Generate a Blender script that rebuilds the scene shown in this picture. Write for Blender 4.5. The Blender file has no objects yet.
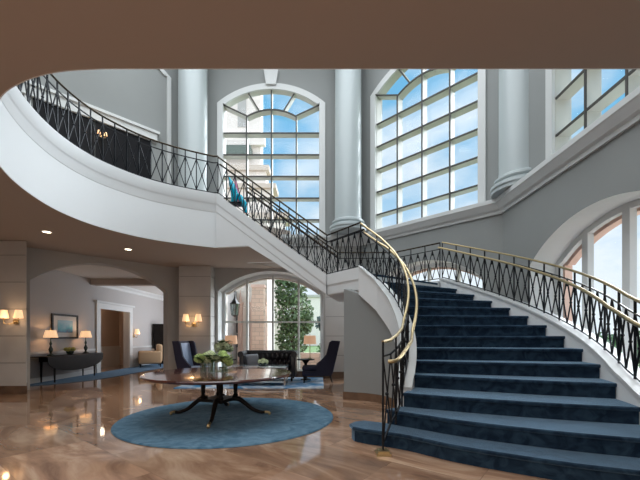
import bpy, bmesh, math, random
from mathutils import Vector, Matrix
random.seed(7)
S = bpy.context.scene
C = S.collection
PI = math.pi

# ------------------------------------------------------------------ camera
cd = bpy.data.cameras.new('camera'); cam = bpy.data.objects.new('camera', cd); C.objects.link(cam)
cam.location = (0, 0, 1.4); cam.rotation_euler = (PI/2, 0, 0)
cd.sensor_width = 36; cd.lens = 355/640*36; cd.shift_y = 96/640; cd.clip_end = 500
S.camera = cam
# ------------------------------------------------------------------ exposure
vs = S.view_settings
vs.view_transform = 'Standard'; vs.look = 'None'; vs.gamma = 1; vs.use_curve_mapping = False
vs.exposure = 0.0
# ------------------------------------------------------------------ world: blue sky with white clouds
w = bpy.data.worlds.new('sky'); S.world = w; w.use_nodes = True
nt = w.node_tree; nt.nodes.clear()
N = nt.nodes.new; L = nt.links.new
tc = N('ShaderNodeTexCoord'); sep = N('ShaderNodeSeparateXYZ'); L(tc.outputs['Generated'], sep.inputs[0])
mp = N('ShaderNodeMapping'); mp.inputs['Scale'].default_value = (1.0, 1.0, 2.2); mp.inputs['Location'].default_value = (.35, .1, .2)
L(tc.outputs['Generated'], mp.inputs[0])
no = N('ShaderNodeTexNoise'); no.inputs['Scale'].default_value = 2.6; no.inputs['Detail'].default_value = 7; no.inputs['Roughness'].default_value = .55
L(mp.outputs[0], no.inputs[0])
cr = N('ShaderNodeValToRGB'); cr.color_ramp.elements[0].position = .47; cr.color_ramp.elements[1].position = .72
L(no.outputs[0], cr.inputs[0])
hz = N('ShaderNodeMapRange'); hz.inputs['From Min'].default_value = .10; hz.inputs['From Max'].default_value = .46
hz.inputs['To Min'].default_value = 1; hz.inputs['To Max'].default_value = 0; L(sep.outputs[2], hz.inputs[0])
mx = N('ShaderNodeMath'); mx.operation = 'ADD'; mx.use_clamp = True; L(cr.outputs[0], mx.inputs[0]); L(hz.outputs[0], mx.inputs[1])
mc = N('ShaderNodeMix'); mc.data_type = 'RGBA'; L(mx.outputs[0], mc.inputs[0])
mc.inputs[6].default_value = (.15, .42, .66, 1); mc.inputs[7].default_value = (.72, .79, .84, 1)
bg = N('ShaderNodeBackground'); L(mc.outputs[2], bg.inputs[0]); bg.inputs[1].default_value = 1.25
wo = N('ShaderNodeOutputWorld'); L(bg.outputs[0], wo.inputs[0])

def light(name, kind, loc, power, color=(1, 1, 1), size=1, size_y=None, direction=None, angle=None):
    d = bpy.data.lights.new(name, kind); d.energy = power; d.color = color
    if kind == 'AREA':
        d.size = size
        if size_y: d.shape = 'RECTANGLE'; d.size_y = size_y
    elif kind in ('POINT', 'SPOT'): d.shadow_soft_size = size
    if angle: d.angle = angle
    o = bpy.data.objects.new(name, d); C.objects.link(o); o.location = loc
    if direction: o.rotation_euler = Vector(direction).to_track_quat('-Z', 'Y').to_euler()
    return o
# soft hazy daylight from the window side
light('daylight_sun', 'SUN', (10, 14, 16), 8.5, (.93, .97, 1), direction=(-.62, -.48, -.52), angle=math.radians(50))
# second soft sun added from the entrance side to brighten the buildings outside
light('outdoor_fill_sun', 'SUN', (0, -20, 20), 2.2, (1, .97, .93), direction=(.35, .8, -.48), angle=math.radians(80))
# unseen area light added below the ceiling to brighten the atrium
light('atrium_fill_light', 'AREA', (-1.6, 5.8, 11.8), 950, (.88, .95, 1), 9, 9, direction=(0, 0, -1))
# area light added in the unseen lobby to lift floor and soffit
light('lobby_fill_light', 'AREA', (-2, -3, 3.6), 480, (1, .92, .84), 8, 5, direction=(0, 0, -1))
# area light added at the lounge right wall, standing in for daylight
light('lounge_fill_light', 'AREA', (-4.78, 17.4, 2.0), 150, (.86, .92, 1), 5, 2.2, direction=(-1, 0, .05))

# ------------------------------------------------------------------ materials
MATS = {}
def mat(name, col, rough=.6, metal=0, spec=.5, noise=None, bump=None, emit=None, estr=0, coat=0):
    """noise=(scale, amount); bump=(scale,strength)"""
    if name in MATS: return MATS[name]
    m = bpy.data.materials.new(name); m.use_nodes = True; t = m.node_tree; b = t.nodes['Principled BSDF']
    b.inputs['Base Color'].default_value = (*col, 1); b.inputs['Roughness'].default_value = rough
    b.inputs['Metallic'].default_value = metal; b.inputs['Specular IOR Level'].default_value = spec
    b.inputs['Coat Weight'].default_value = coat
    if noise or bump:
        tcn = t.nodes.new('ShaderNodeTexCoord')
    if noise:
        n = t.nodes.new('ShaderNodeTexNoise'); n.inputs['Scale'].default_value = noise[0]; n.inputs['Detail'].default_value = 5
        t.links.new(tcn.outputs['Object'], n.inputs[0])
        r = t.nodes.new('ShaderNodeMix'); r.data_type = 'RGBA'
        a = noise[1]
        r.inputs[6].default_value = (*[max(0, c*(1-a)) for c in col], 1); r.inputs[7].default_value = (*[min(1, c*(1+a)) for c in col], 1)
        mr = t.nodes.new('ShaderNodeMapRange'); mr.inputs[1].default_value = .3; mr.inputs[2].default_value = .7
        t.links.new(n.outputs[0], mr.inputs[0]); t.links.new(mr.outputs[0], r.inputs[0]); t.links.new(r.outputs[2], b.inputs['Base Color'])
    if bump:
        n2 = t.nodes.new('ShaderNodeTexNoise'); n2.inputs['Scale'].default_value = bump[0]; n2.inputs['Detail'].default_value = 3
        t.links.new(tcn.outputs['Object'], n2.inputs[0])
        bn = t.nodes.new('ShaderNodeBump'); bn.inputs['Strength'].default_value = bump[1]; bn.inputs['Distance'].default_value = .01
        t.links.new(n2.outputs[0], bn.inputs['Height']); t.links.new(bn.outputs[0], b.inputs['Normal'])
    if emit:
        b.inputs['Emission Color'].default_value = (*emit, 1); b.inputs['Emission Strength'].default_value = estr
    MATS[name] = m; return m

M_wall = mat('grey_wall_paint', (.29, .30, .295), .75, noise=(.6, .04))
M_wall_low = mat('taupe_wall_paint', (.46, .45, .435), .75, noise=(.6, .04))
M_panel = mat('stone_panel_wall', (.58, .565, .55), .6, noise=(1.5, .05))
M_soffit = mat('dimmed_soffit_paint', (.44, .375, .325), .8)  # cream paint darkened to brown, so the colour carries the dim light
M_ceil = mat('ceiling_paint', (.75, .73, .70), .8)
M_white = mat('white_trim_paint', (.66, .67, .665), .45)
M_fascia = mat('white_plaster', (.80, .82, .83), .55)
M_column = mat('column_plaster', (.48, .53, .54), .35)
M_base = mat('marble_baseboard', (.16, .095, .06), .2, noise=(4, .3))
M_mull = mat('window_bar_paint', (.58, .58, .54), .5)
M_edge = mat('dark_window_bar_edge', (.06, .055, .05), .6)
M_iron = mat('wrought_iron', (.012, .014, .018), .38, .6)
M_brass = mat('polished_brass', (.54, .42, .24), .35, 1)
M_bronze = mat('dark_bronze_rail', (.06, .045, .03), .25, .9)
M_wood = mat('mahogany', (.075, .022, .014), .16, noise=(3, .35), coat=.5)
M_darkwood = mat('dark_walnut', (.012, .009, .008), .45, 0, .18, noise=(4, .3))
M_door = mat('dark_panelled_door', (.008, .008, .010), .6, 0, .15, noise=(3, .2))
M_navy = mat('navy_velvet', (.012, .012, .035), .75, bump=(60, .2))
M_lightblue = mat('pale_blue_satin', (.28, .36, .52), .5)
M_chester = mat('black_leather', (.012, .011, .016), .35)
M_silver = mat('silver_satin', (.45, .48, .55), .4)
M_beige = mat('beige_upholstery', (.50, .34, .20), .8)
M_cream = mat('cream_cushion', (.7, .65, .58), .8)
M_shade = mat('lit_lamp_shade', (.85, .65, .42), .8, emit=(1, .60, .32), estr=.85)
M_shade2 = mat('tan_lamp_shade', (.72, .48, .32), .8, emit=(1, .58, .36), estr=.35)
M_ceramic = mat('dark_green_lamp_base', (.02, .035, .03), .25)
M_hyd = mat('hydrangea_petals', (.46, .58, .22), .7, noise=(16, .5))
M_hydw = mat('white_hydrangea_petals', (.60, .66, .42), .7, noise=(16, .4))
M_leaf = mat('plant_leaf', (.05, .14, .03), .45, noise=(8, .4))
M_tree = mat('tree_leaf', (.12, .19, .075), .6, noise=(2, .5))
M_tree2 = mat('blue_green_tree_leaf', (.09, .16, .15), .6, noise=(2, .5))
M_bark = mat('bark', (.12, .08, .05), .9)
M_grass = mat('lawn_grass', (.15, .24, .08), .9, noise=(3, .35))
M_pave = mat('terrace_paving', (.70, .57, .50), .8, noise=(1, .1))
M_teal = mat('glossy_teal', (.0, .42, .60), .15)
M_pink = mat('glossy_pink', (.75, .25, .42), .2)
M_glow = mat('downlight_glow', (1, .9, .75), .5, emit=(1, .82, .6), estr=7)
M_bulb = mat('lantern_black', (.02, .02, .02), .5)
M_mirror = mat('coffee_table_glass', (.55, .62, .66), .08, .6)

def glass_mat(name, tint=(1, 1, 1), refl=.008):
    m = bpy.data.materials.new(name); m.use_nodes = True; t = m.node_tree; t.nodes.clear()
    tr = t.nodes.new('ShaderNodeBsdfTransparent'); tr.inputs[0].default_value = (*tint, 1)
    gl = t.nodes.new('ShaderNodeBsdfGlossy'); gl.inputs['Roughness'].default_value = .02
    mm = t.nodes.new('ShaderNodeMixShader'); mm.inputs[0].default_value = refl
    t.links.new(tr.outputs[0], mm.inputs[1]); t.links.new(gl.outputs[0], mm.inputs[2])
    o = t.nodes.new('ShaderNodeOutputMaterial'); t.links.new(mm.outputs[0], o.inputs[0]); return m
M_glass = glass_mat('window_glass', (.98, .99, 1))
M_vase = glass_mat('vase_glass', (.80, .86, .84), .12)

def marble_floor():
    m = bpy.data.materials.new('polished_brown_marble'); m.use_nodes = True; t = m.node_tree; b = t.nodes['Principled BSDF']
    n = t.nodes.new; l = t.links.new
    tcn = n('ShaderNodeTexCoord'); mp = n('ShaderNodeMapping'); mp.inputs['Rotation'].default_value = (0, 0, math.radians(38))
    l(tcn.outputs['Object'], mp.inputs[0])
    br = n('ShaderNodeTexBrick'); br.inputs['Scale'].default_value = 1; br.inputs['Brick Width'].default_value = 1.8; br.inputs['Row Height'].default_value = .9
    br.inputs['Mortar Size'].default_value = .003; br.inputs['Color1'].default_value = (.25, .25, .25, 1); br.inputs['Color2'].default_value = (1, 1, 1, 1)
    br.inputs['Mortar'].default_value = (.1, .1, .1, 1); br.inputs['Bias'].default_value = 0
    l(mp.outputs[0], br.inputs[0])
    no1 = n('ShaderNodeTexNoise'); no1.inputs['Scale'].default_value = 1.1; no1.inputs['Detail'].default_value = 8; no1.inputs['Roughness'].default_value = .62
    no1.inputs['Distortion'].default_value = 1.2
    mp2 = n('ShaderNodeMapping'); mp2.inputs['Scale'].default_value = (.7, 2.0, 1); l(mp.outputs[0], mp2.inputs[0])
    va = n('ShaderNodeVectorMath'); va.operation = 'MULTIPLY_ADD'; l(br.outputs[0], va.inputs[0]); va.inputs[1].default_value = (6, 9, 3); l(mp2.outputs[0], va.inputs[2])
    l(va.outputs[0], no1.inputs[0])
    r = n('ShaderNodeValToRGB'); e = r.color_ramp.elements
    e[0].position = .3; e[0].color = (.19, .105, .068, 1); e[1].position = .72; e[1].color = (.60, .415, .285, 1)
    x = e.new(.5); x.color = (.38, .222, .14, 1)
    l(no1.outputs[0], r.inputs[0])
    mi = n('ShaderNodeMix'); mi.data_type = 'RGBA'; mi.blend_type = 'MULTIPLY'; mi.inputs[0].default_value = .45
    l(r.outputs[0], mi.inputs[6]); l(br.outputs[0], mi.inputs[7])
    l(mi.outputs[2], b.inputs['Base Color'])
    b.inputs['Roughness'].default_value = .055; b.inputs['Specular IOR Level'].default_value = .75
    return m
M_marble = marble_floor()

def carpet_mat(name, c1, c2, scale=3.0, rough=.95, sheen=.3):
    m = bpy.data.materials.new(name); m.use_nodes = True; t = m.node_tree; b = t.nodes['Principled BSDF']
    n = t.nodes.new; l = t.links.new
    tcn = n('ShaderNodeTexCoord'); no1 = n('ShaderNodeTexNoise'); no1.inputs['Scale'].default_value = scale; no1.inputs['Detail'].default_value = 6
    no1.inputs['Distortion'].default_value = 1.5
    l(tcn.outputs['Object'], no1.inputs[0])
    r = n('ShaderNodeValToRGB'); e = r.color_ramp.elements
    e[0].position = .38; e[0].color = (*c1, 1); e[1].position = .64; e[1].color = (*c2, 1)
    l(no1.outputs[0], r.inputs[0]); l(r.outputs[0], b.inputs['Base Color'])
    b.inputs['Roughness'].default_value = rough; b.inputs['Specular IOR Level'].default_value = .1
    b.inputs['Sheen Weight'].default_value = sheen; b.inputs['Sheen Roughness'].default_value = .4; b.inputs['Sheen Tint'].default_value = (.45, .72, 1, 1)
    f = n('ShaderNodeTexNoise'); f.inputs['Scale'].default_value = 150
    l(tcn.outputs['Object'], f.inputs[0])
    bn = n('ShaderNodeBump'); bn.inputs['Strength'].default_value = .4; bn.inputs['Distance'].default_value = .005
    l(f.outputs[0], bn.inputs['Height']); l(bn.outputs[0], b.inputs['Normal'])
    return m
M_stair = carpet_mat('navy_stair_carpet', (.008, .019, .040), (.025, .053, .090), 5.0, sheen=.9)
M_rug = carpet_mat('teal_blue_rug', (.05, .11, .165), (.11, .19, .255), 4)
M_rug2 = carpet_mat('blue_white_rug', (.02, .20, .45), (.75, .80, .84), 1.6)
M_carpet = carpet_mat('slate_blue_carpet', (.05, .09, .15), (.09, .14, .21), 6)

def stone_mat(name, c, bw=.9, bh=.35, mort=.012, dark=.6):
    m = bpy.data.materials.new(name); m.use_nodes = True; t = m.node_tree; b = t.nodes['Principled BSDF']
    n = t.nodes.new; l = t.links.new
    tcn = n('ShaderNodeTexCoord'); sp = n('ShaderNodeSeparateXYZ'); l(tcn.outputs['Object'], sp.inputs[0])
    ad = n('ShaderNodeMath'); l(sp.outputs[0], ad.inputs[0]); l(sp.outputs[1], ad.inputs[1])
    cb = n('ShaderNodeCombineXYZ'); l(ad.outputs[0], cb.inputs[0]); l(sp.outputs[2], cb.inputs[1])
    br = n('ShaderNodeTexBrick'); br.inputs['Scale'].default_value = 1; br.inputs['Brick Width'].default_value = bw; br.inputs['Row Height'].default_value = bh
    br.inputs['Mortar Size'].default_value = mort
    br.inputs['Color1'].default_value = (*c, 1); br.inputs['Color2'].default_value = (*[x*.82 for x in c], 1); br.inputs['Mortar'].default_value = (*[x*dark for x in c], 1)
    l(cb.outputs[0], br.inputs[0]); l(br.outputs[0], b.inputs['Base Color']); b.inputs['Roughness'].default_value = .9
    return m
M_stone = stone_mat('pink_ashlar_stone', (.82, .60, .47), .42, .2, .012, .65)
M_facade = stone_mat('cream_facade_stone', (.86, .77, .69), 1.6, .8, .015, .85)
M_tower = stone_mat('pale_tower_stone', (.88, .79, .73), 2.4, 1.2, .02, .85)
M_pinkstone = mat('pink_stone_surround', (.80, .56, .46), .9, noise=(2, .1))
M_pane = mat('facade_window_pane', (.05, .07, .08), .2)

def painting_mat():
    m = bpy.data.materials.new('abstract_landscape_paint'); m.use_nodes = True; t = m.node_tree; b = t.nodes['Principled BSDF']
    n = t.nodes.new; l = t.links.new
    tcn = n('ShaderNodeTexCoord'); sp = n('ShaderNodeSeparateXYZ'); l(tcn.outputs['Object'], sp.inputs[0])
    no1 = n('ShaderNodeTexNoise'); no1.inputs['Scale'].default_value = 5; no1.inputs['Detail'].default_value = 6; l(tcn.outputs['Object'], no1.inputs[0])
    mm = n('ShaderNodeMath'); mm.operation = 'MULTIPLY_ADD'; l(no1.outputs[0], mm.inputs[0]); mm.inputs[1].default_value = .35; l(sp.outputs[2], mm.inputs[2])
    r = n('ShaderNodeValToRGB'); e = r.color_ramp.elements
    e[0].position = 0; e[0].color = (.22, .12, .08, 1); e[1].position = .48; e[1].color = (.30, .50, .58, 1)
    a = e.new(.14); a.color = (.25, .16, .10, 1); a = e.new(.19); a.color = (.02, .12, .25, 1); a = e.new(.30); a.color = (.03, .35, .42, 1)
    l(mm.outputs[0], r.inputs[0]); l(r.outputs[0], b.inputs['Base Color']); b.inputs['Roughness'].default_value = .5
    return m

# ------------------------------------------------------------------ mesh helpers
class MB:
    def __init__(s): s.v = []; s.f = []
    def add(s, vs, fs):
        o = len(s.v); s.v += [tuple(v) for v in vs]; s.f += [tuple(i+o for i in f) for f in fs]; return s
    def box(s, x0, x1, y0, y1, z0, z1, M=None):
        vs = [Vector((x, y, z)) for z in (z0, z1) for x, y in ((x0, y0), (x1, y0), (x1, y1), (x0, y1))]
        if M: vs = [M @ v for v in vs]
        return s.add(vs, [(3, 2, 1, 0), (4, 5, 6, 7), (0, 1, 5, 4), (1, 2, 6, 5), (2, 3, 7, 6), (3, 0, 4, 7)])
    def prism(s, poly, z0, z1):
        """poly: list of (x,y) ; z0,z1 numbers or lists"""
        n = len(poly)
        a = z0 if isinstance(z0, (list, tuple)) else [z0]*n; b = z1 if isinstance(z1, (list, tuple)) else [z1]*n
        vs = [(p[0], p[1], a[i]) for i, p in enumerate(poly)] + [(p[0], p[1], b[i]) for i, p in enumerate(poly)]
        fs = [tuple(reversed(range(n))), tuple(range(n, 2*n))] + [(i, (i+1) % n, n+(i+1) % n, n+i) for i in range(n)]
        return s.add(vs, fs)
    def extr(s, pts, d):
        """closed 3D polygon pts extruded along vector d"""
        n = len(pts); d = Vector(d)
        vs = [Vector(p) for p in pts]; vs += [v+d for v in vs]
        return s.add(vs, [tuple(reversed(range(n))), tuple(range(n, 2*n))] + [(i, (i+1) % n, n+(i+1) % n, n+i) for i in range(n)])
    def tube(s, pts, r, n=8, cap=True):
        pts = [Vector(p) for p in pts]; m = len(pts)
        rs = r if isinstance(r, (list, tuple)) else [r]*m
        vs = []; up = None
        for i, p in enumerate(pts):
            t = (pts[min(i+1, m-1)]-pts[max(i-1, 0)]).normalized()
            if up is None:
                up = Vector((0, 0, 1)) if abs(t.z) < .9 else Vector((1, 0, 0))
            a = (up - t*up.dot(t)).normalized(); b = t.cross(a); up = a
            for k in range(n):
                q = 2*PI*(k+.5)/n
                vs.append(p + (a*math.cos(q)+b*math.sin(q))*rs[i])
        fs = [(i*n+k, i*n+(k+1) % n, (i+1)*n+(k+1) % n, (i+1)*n+k) for i in range(m-1) for k in range(n)]
        if cap: fs += [tuple(reversed(range(n))), tuple(range((m-1)*n, m*n))]
        return s.add(vs, fs)
    def lathe(s, prof, c=(0, 0, 0), n=24, M=None, ring=False):
        """prof [(r,z)]"""
        vs = [Vector((c[0]+r*math.cos(2*PI*k/n), c[1]+r*math.sin(2*PI*k/n), c[2]+z)) for r, z in prof for k in range(n)]
        if M: vs = [M @ v for v in vs]
        m = len(prof)
        fs = [(i*n+k, i*n+(k+1) % n, (i+1)*n+(k+1) % n, (i+1)*n+k) for i in range(m-1) for k in range(n)]
        if ring: fs += [((m-1)*n+k, (m-1)*n+(k+1) % n, (k+1) % n, k) for k in range(n)]
        else: fs += [tuple(reversed(range(n))), tuple(range((m-1)*n, m*n))]
        return s.add(vs, fs)
    def ball(s, c, r, n=10, sq=(1, 1, 1)):
        prof = [(max(1e-4, math.sin(PI*i/n)), -math.cos(PI*i/n)) for i in range(n+1)]
        M = Matrix.Translation(c) @ Matrix.Diagonal((r*sq[0], r*sq[1], r*sq[2], 1))
        return s.lathe(prof, n=n+2, M=M)
    def sweep(s, path, prof, closed_prof=False):
        """path: 3D pts; prof: (offset to the left of travel in plan, dz)"""
        pts = [Vector(p) for p in path]; m = len(pts); k = len(prof); vs = []
        for i, p in enumerate(pts):
            d = []
            if i > 0: q = pts[i]-pts[i-1]; q.z = 0; d.append(q.normalized())
            if i < m-1: q = pts[i+1]-pts[i]; q.z = 0; d.append(q.normalized())
            t = sum(d, Vector()).normalized(); nrm = Vector((-t.y, t.x, 0))
            sc = 1/max(.5, t.dot(d[0]))
            for o, z in prof: vs.append(p + nrm*o*sc + Vector((0, 0, z)))
        kk = k if closed_prof else k-1
        fs = [(i*k+j, (i+1)*k+j, (i+1)*k+(j+1) % k, i*k+(j+1) % k) for i in range(m-1) for j in range(kk)]
        if closed_prof: fs += [tuple(reversed(range(k))), tuple(range((m-1)*k, m*k))]
        return s.add(vs, fs)
    def rbox(s, x0, x1, y0, y1, z0, z1, r=.03, M=None):
        """box with rounded (bevelled) edges"""
        b = bmesh.new(); bmesh.ops.create_cube(b, size=1)
        for v in b.verts:
            v.co = Vector(((x0+x1)/2+v.co.x*(x1-x0), (y0+y1)/2+v.co.y*(y1-y0), (z0+z1)/2+v.co.z*(z1-z0)))
        bmesh.ops.bevel(b, geom=b.edges[:], offset=r, segments=3, affect='EDGES', profile=.5)
        b.verts.index_update()
        vs = [v.co.copy() for v in b.verts]; fs = [[v.index for v in f.verts] for f in b.faces]; b.free()
        if M: vs = [M @ v for v in vs]
        return s.add(vs, fs)
    def build(s, name, m, parent=None, smooth=False, loc=None):
        me = bpy.data.meshes.new(name); me.from_pydata(s.v, [], s.f); me.validate()
        b = bmesh.new(); b.from_mesh(me); bmesh.ops.recalc_face_normals(b, faces=b.faces[:]); b.to_mesh(me); b.free()
        if m: me.materials.append(m)
        if smooth:
            for p in me.polygons: p.use_smooth = True
            try: me.set_sharp_from_angle(angle=math.radians(40))
            except Exception: pass
        o = bpy.data.objects.new(name, me); C.objects.link(o)
        if loc: o.location = loc
        if parent: o.parent = parent
        return o

def thing(name, label, cat, loc=(0, 0, 0), rz=0, group=None):
    o = bpy.data.objects.new(name, None); C.objects.link(o); o.location = loc; o.rotation_euler = (0, 0, rz)
    o['label'] = label; o['category'] = cat
    if group: o['group'] = group
    o.empty_display_size = .1
    return o
def tag(o, label, cat, group=None, kind=None):
    o['label'] = label; o['category'] = cat
    if group: o['group'] = group
    if kind: o['kind'] = kind
    return o
def struct(o): o['kind'] = 'structure'; return o
def sempty(name, loc=(0, 0, 0)):
    o = bpy.data.objects.new(name, None); C.objects.link(o); o.location = loc; o['kind'] = 'structure'; o.empty_display_size = .1; return o
def copy_tree(o, parent=None):
    c = o.copy(); C.objects.link(c); c.parent = parent
    for ch in list(o.children): copy_tree(ch, c)
    return c
def catmull(P, n=8):
    P = [Vector(p) for p in P]; out = []
    for i in range(len(P)-1):
        p0 = P[max(i-1, 0)]; p1 = P[i]; p2 = P[i+1]; p3 = P[min(i+2, len(P)-1)]
        for k in range(n):
            t = k/n
            out.append(.5*((2*p1)+(-p0+p2)*t+(2*p0-5*p1+4*p2-p3)*t*t+(-p0+3*p1-3*p2+p3)*t**3))
    out.append(P[-1]); return out

# ------------------------------------------------------------------ wall frames
class Fr:
    def __init__(s, c, u, n): s.c = Vector((*c, 0)); s.u = Vector((*u, 0)).normalized(); s.n = Vector((*n, 0)).normalized()
    def __call__(s, u, n, z): return s.c + s.u*u + s.n*n + Vector((0, 0, z))
W1 = Fr((-1.68, 12.1), (1, 0), (0, 1))
W2 = Fr((2.94, 10.48), (1, -1), (1, 1))
W3 = Fr((4.56, 5.8), (0, -1), (1, 0))
WL = Fr((-6.30, 10.48), (1, 1), (-1, 1))
def arch_z(u, half, spring, rise):
    R = (half*half+rise*rise)/(2*rise); return spring+rise-R+math.sqrt(max(0, R*R-u*u))
def arch_wall(F, u0, u1, z0, z1, op, n0, n1, name, m, m_rev=None):
    """op = (uc, half, sill, spring, rise)"""
    mb = MB(); K = 28; rev = MB()
    uc, half, sill, spring, rise = op
    for n in (n0, n1):
        def q(a, b, za0, zb0, za1, zb1): mb.add([F(a, n, za0), F(b, n, zb0), F(b, n, zb1), F(a, n, za1)], [(0, 1, 2, 3)])
        q(u0, uc-half, z0, z0, z1, z1); q(uc+half, u1, z0, z0, z1, z1)
        us = [uc-half+2*half*i/K for i in range(K+1)]
        for a, b in zip(us, us[1:]):
            za = arch_z(a-uc, half, spring, rise); zb = arch_z(b-uc, half, spring, rise)
            q(a, b, za, zb, z1, z1)
            if sill > z0+.001: q(a, b, z0, z0, sill, sill)
    us = [uc-half+2*half*i/K for i in range(K+1)]
    line = [(uc-half, sill)]+[(a, arch_z(a-uc, half, spring, rise)) for a in us]+[(uc+half, sill)]
    for (a, za), (b, zb) in zip(line, line[1:]):
        rev.add([F(a, n0, za), F(b, n0, zb), F(b, n1, zb), F(a, n1, za)], [(0, 1, 2, 3)])
    if sill > z0+.001: rev.add([F(uc-half, n0, sill), F(uc+half, n0, sill), F(uc+half, n1, sill), F(uc-half, n1, sill)], [(0, 1, 2, 3)])
    mb.add([F(u0, n0, z1), F(u1, n0, z1), F(u1, n1, z1), F(u0, n1, z1)], [(0, 1, 2, 3)])
    mb.add([F(u0, n0, z0), F(u0, n1, z0), F(u0, n1, z1), F(u0, n0, z1)], [(0, 1, 2, 3)])
    mb.add([F(u1, n0, z0), F(u1, n1, z0), F(u1, n1, z1), F(u1, n0, z1)], [(0, 1, 2, 3)])
    o = struct(mb.build(name, m))
    r = rev.build('window_reveal', m_rev or m, o)
    return o
def bar2(mb, F, a, b, wd, n0, n1):
    """rectangular bar in window plane from a(u,z) to b(u,z)"""
    a = Vector((*a, 0)); b = Vector((*b, 0)); t = (b-a).normalized(); p = Vector((-t.y, t.x, 0))*wd/2
    c = [a-p, b-p, b+p, a+p]
    vs = [F(x.x, n0, x.y) for x in c]+[F(x.x, n1, x.y) for x in c]
    mb.add(vs, [(3, 2, 1, 0), (4, 5, 6, 7), (0, 1, 5, 4), (1, 2, 6, 5), (2, 3, 7, 6), (3, 0, 4, 7)])
def arc_bar(mb, F, pts, wd, n0, n1):
    P = [Vector((p[0], p[1], 0)) for p in pts]; vs = []
    for i, p in enumerate(P):
        t = (P[min(i+1, len(P)-1)]-P[max(i-1, 0)]).normalized(); q = Vector((t.y, -t.x, 0))*wd
        for r in (p, p+q):
            vs += [F(r.x, n0, r.y), F(r.x, n1, r.y)]
    fs = []
    for i in range(len(P)-1):
        a = 4*i; b = a+4
        fs += [(a, a+1, b+1, b), (a+2, b+2, b+3, a+3), (a, b, b+2, a+2), (a+1, a+3, b+3, b+1)]
    mb.add(vs, fs)
def outline(uc, half, sill, spring, rise, K=24):
    us = [uc-half+2*half*i/K for i in range(K+1)]
    return [(uc-half, sill)]+[(u, arch_z(u-uc, half, spring, rise)) for u in us]+[(uc+half, sill)]
def glass_pane(F, uc, half, sill, spring, rise, n, parent, K=24):
    mb = MB(); us = [uc-half+2*half*i/K for i in range(K+1)]
    top = [(u, arch_z(u-uc, half, spring, rise)) for u in us]
    pts = [F(uc-half, n, sill)]+[F(u, n, z) for u, z in top]+[F(uc+half, n, sill)]
    mb.extr(list(reversed(pts)), F.n*.012)
    return mb.build('glass_pane', M_glass, parent)

UP = (1.72, 4.82, 9.42, .62)       # half, sill, spring, rise of the tall upper windows
LOW = (1.80, .12, 2.93, .68)
def upper_window(idx, F, uc, n=.15):
    half, sill, spring, rise = UP
    o = sempty('window_%d' % idx, F(uc, n, sill))
    inv = Matrix.Translation(-o.location)
    def bld(mb, name, m):
        ob = mb.build(name, m, o); ob.location = -o.location; return ob
    fr = MB(); arc_bar(fr, F, outline(uc, half+.14, sill-.02, spring, rise+.06), .20, n-.05, n+.02)
    bld(fr, 'window_casing', M_white)
    fr = MB(); arc_bar(fr, F, outline(uc, half, sill, spring, rise), .07, n+.02, n+.34)
    bld(fr, 'window_frame', M_mull)
    mu = MB(); a0, a1 = n+.04, n+.30; wd = .045
    for x in (-.86, .86): bar2(mu, F, (uc+x, sill), (uc+x, 9.02), wd, a0, a1)
    bar2(mu, F, (uc, sill), (uc, spring+rise), wd, a0-.01, a1)
    for z in (5.42, 6.17, 6.92, 7.67, 8.42): bar2(mu, F, (uc-half, z), (uc+half, z), wd, a0+.005, a1)
    arc = [(uc+x, 9.02+.24*(1-(x/.86)**2)) for x in [-.86+1.72*i/12 for i in range(13)]]
    arc_bar(mu, F, arc, .05, a0+.003, a1)
    bar2(mu, F, (uc-.86, 9.02), (uc-half, 9.42), wd, a0, a1); bar2(mu, F, (uc+.86, 9.02), (uc+half, 9.42), wd, a0, a1)
    bar2(mu, F, (uc-.43, 9.2), (uc-.86, 9.90), wd, a0, a1); bar2(mu, F, (uc+.43, 9.2), (uc+.86, 9.90), wd, a0, a1)
    bld(mu, 'window_bars', M_mull)
    ed = MB(); e0, e1 = a0-.022, a0-.010
    for x in (-.86, .86): bar2(ed, F, (uc+x, sill), (uc+x, 9.02), wd, e0, e1)
    bar2(ed, F, (uc, sill), (uc, spring+rise), wd, e0-.001, e1)
    for z in (5.42, 6.17, 6.92, 7.67, 8.42): bar2(ed, F, (uc-half, z), (uc+half, z), wd, e0+.002, a0+.006)
    arc_bar(ed, F, arc, .05, e0+.001, a0+.004)
    for p, q in (((-.86, 9.02), (-half, 9.42)), ((.86, 9.02), (half, 9.42)), ((-.43, 9.2), (-.86, 9.90)), ((.43, 9.2), (.86, 9.90))):
        bar2(ed, F, (uc+p[0], p[1]), (uc+q[0], q[1]), wd, e0, a0+.001)
    for x in (-.86, .86): bar2(ed, F, (uc+x, sill), (uc+x, 9.02), wd, e1, a0+.001)
    bar2(ed, F, (uc, sill), (uc, spring+rise), wd, e1, a0-.009)
    bld(ed, 'bar_edge', M_edge)
    g = glass_pane(F, uc, half-.03, sill, spring, rise, n+.27, o); g.location = -o.location
    k = MB()
    k.extr([F(uc-.17, n-.12, 10.02), F(uc+.17, n-.12, 10.02), F(uc+.25, n-.12, 10.52), F(uc-.25, n-.12, 10.52)], F.n*.13)
    bld(k, 'keystone', M_white)
    return o
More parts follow.
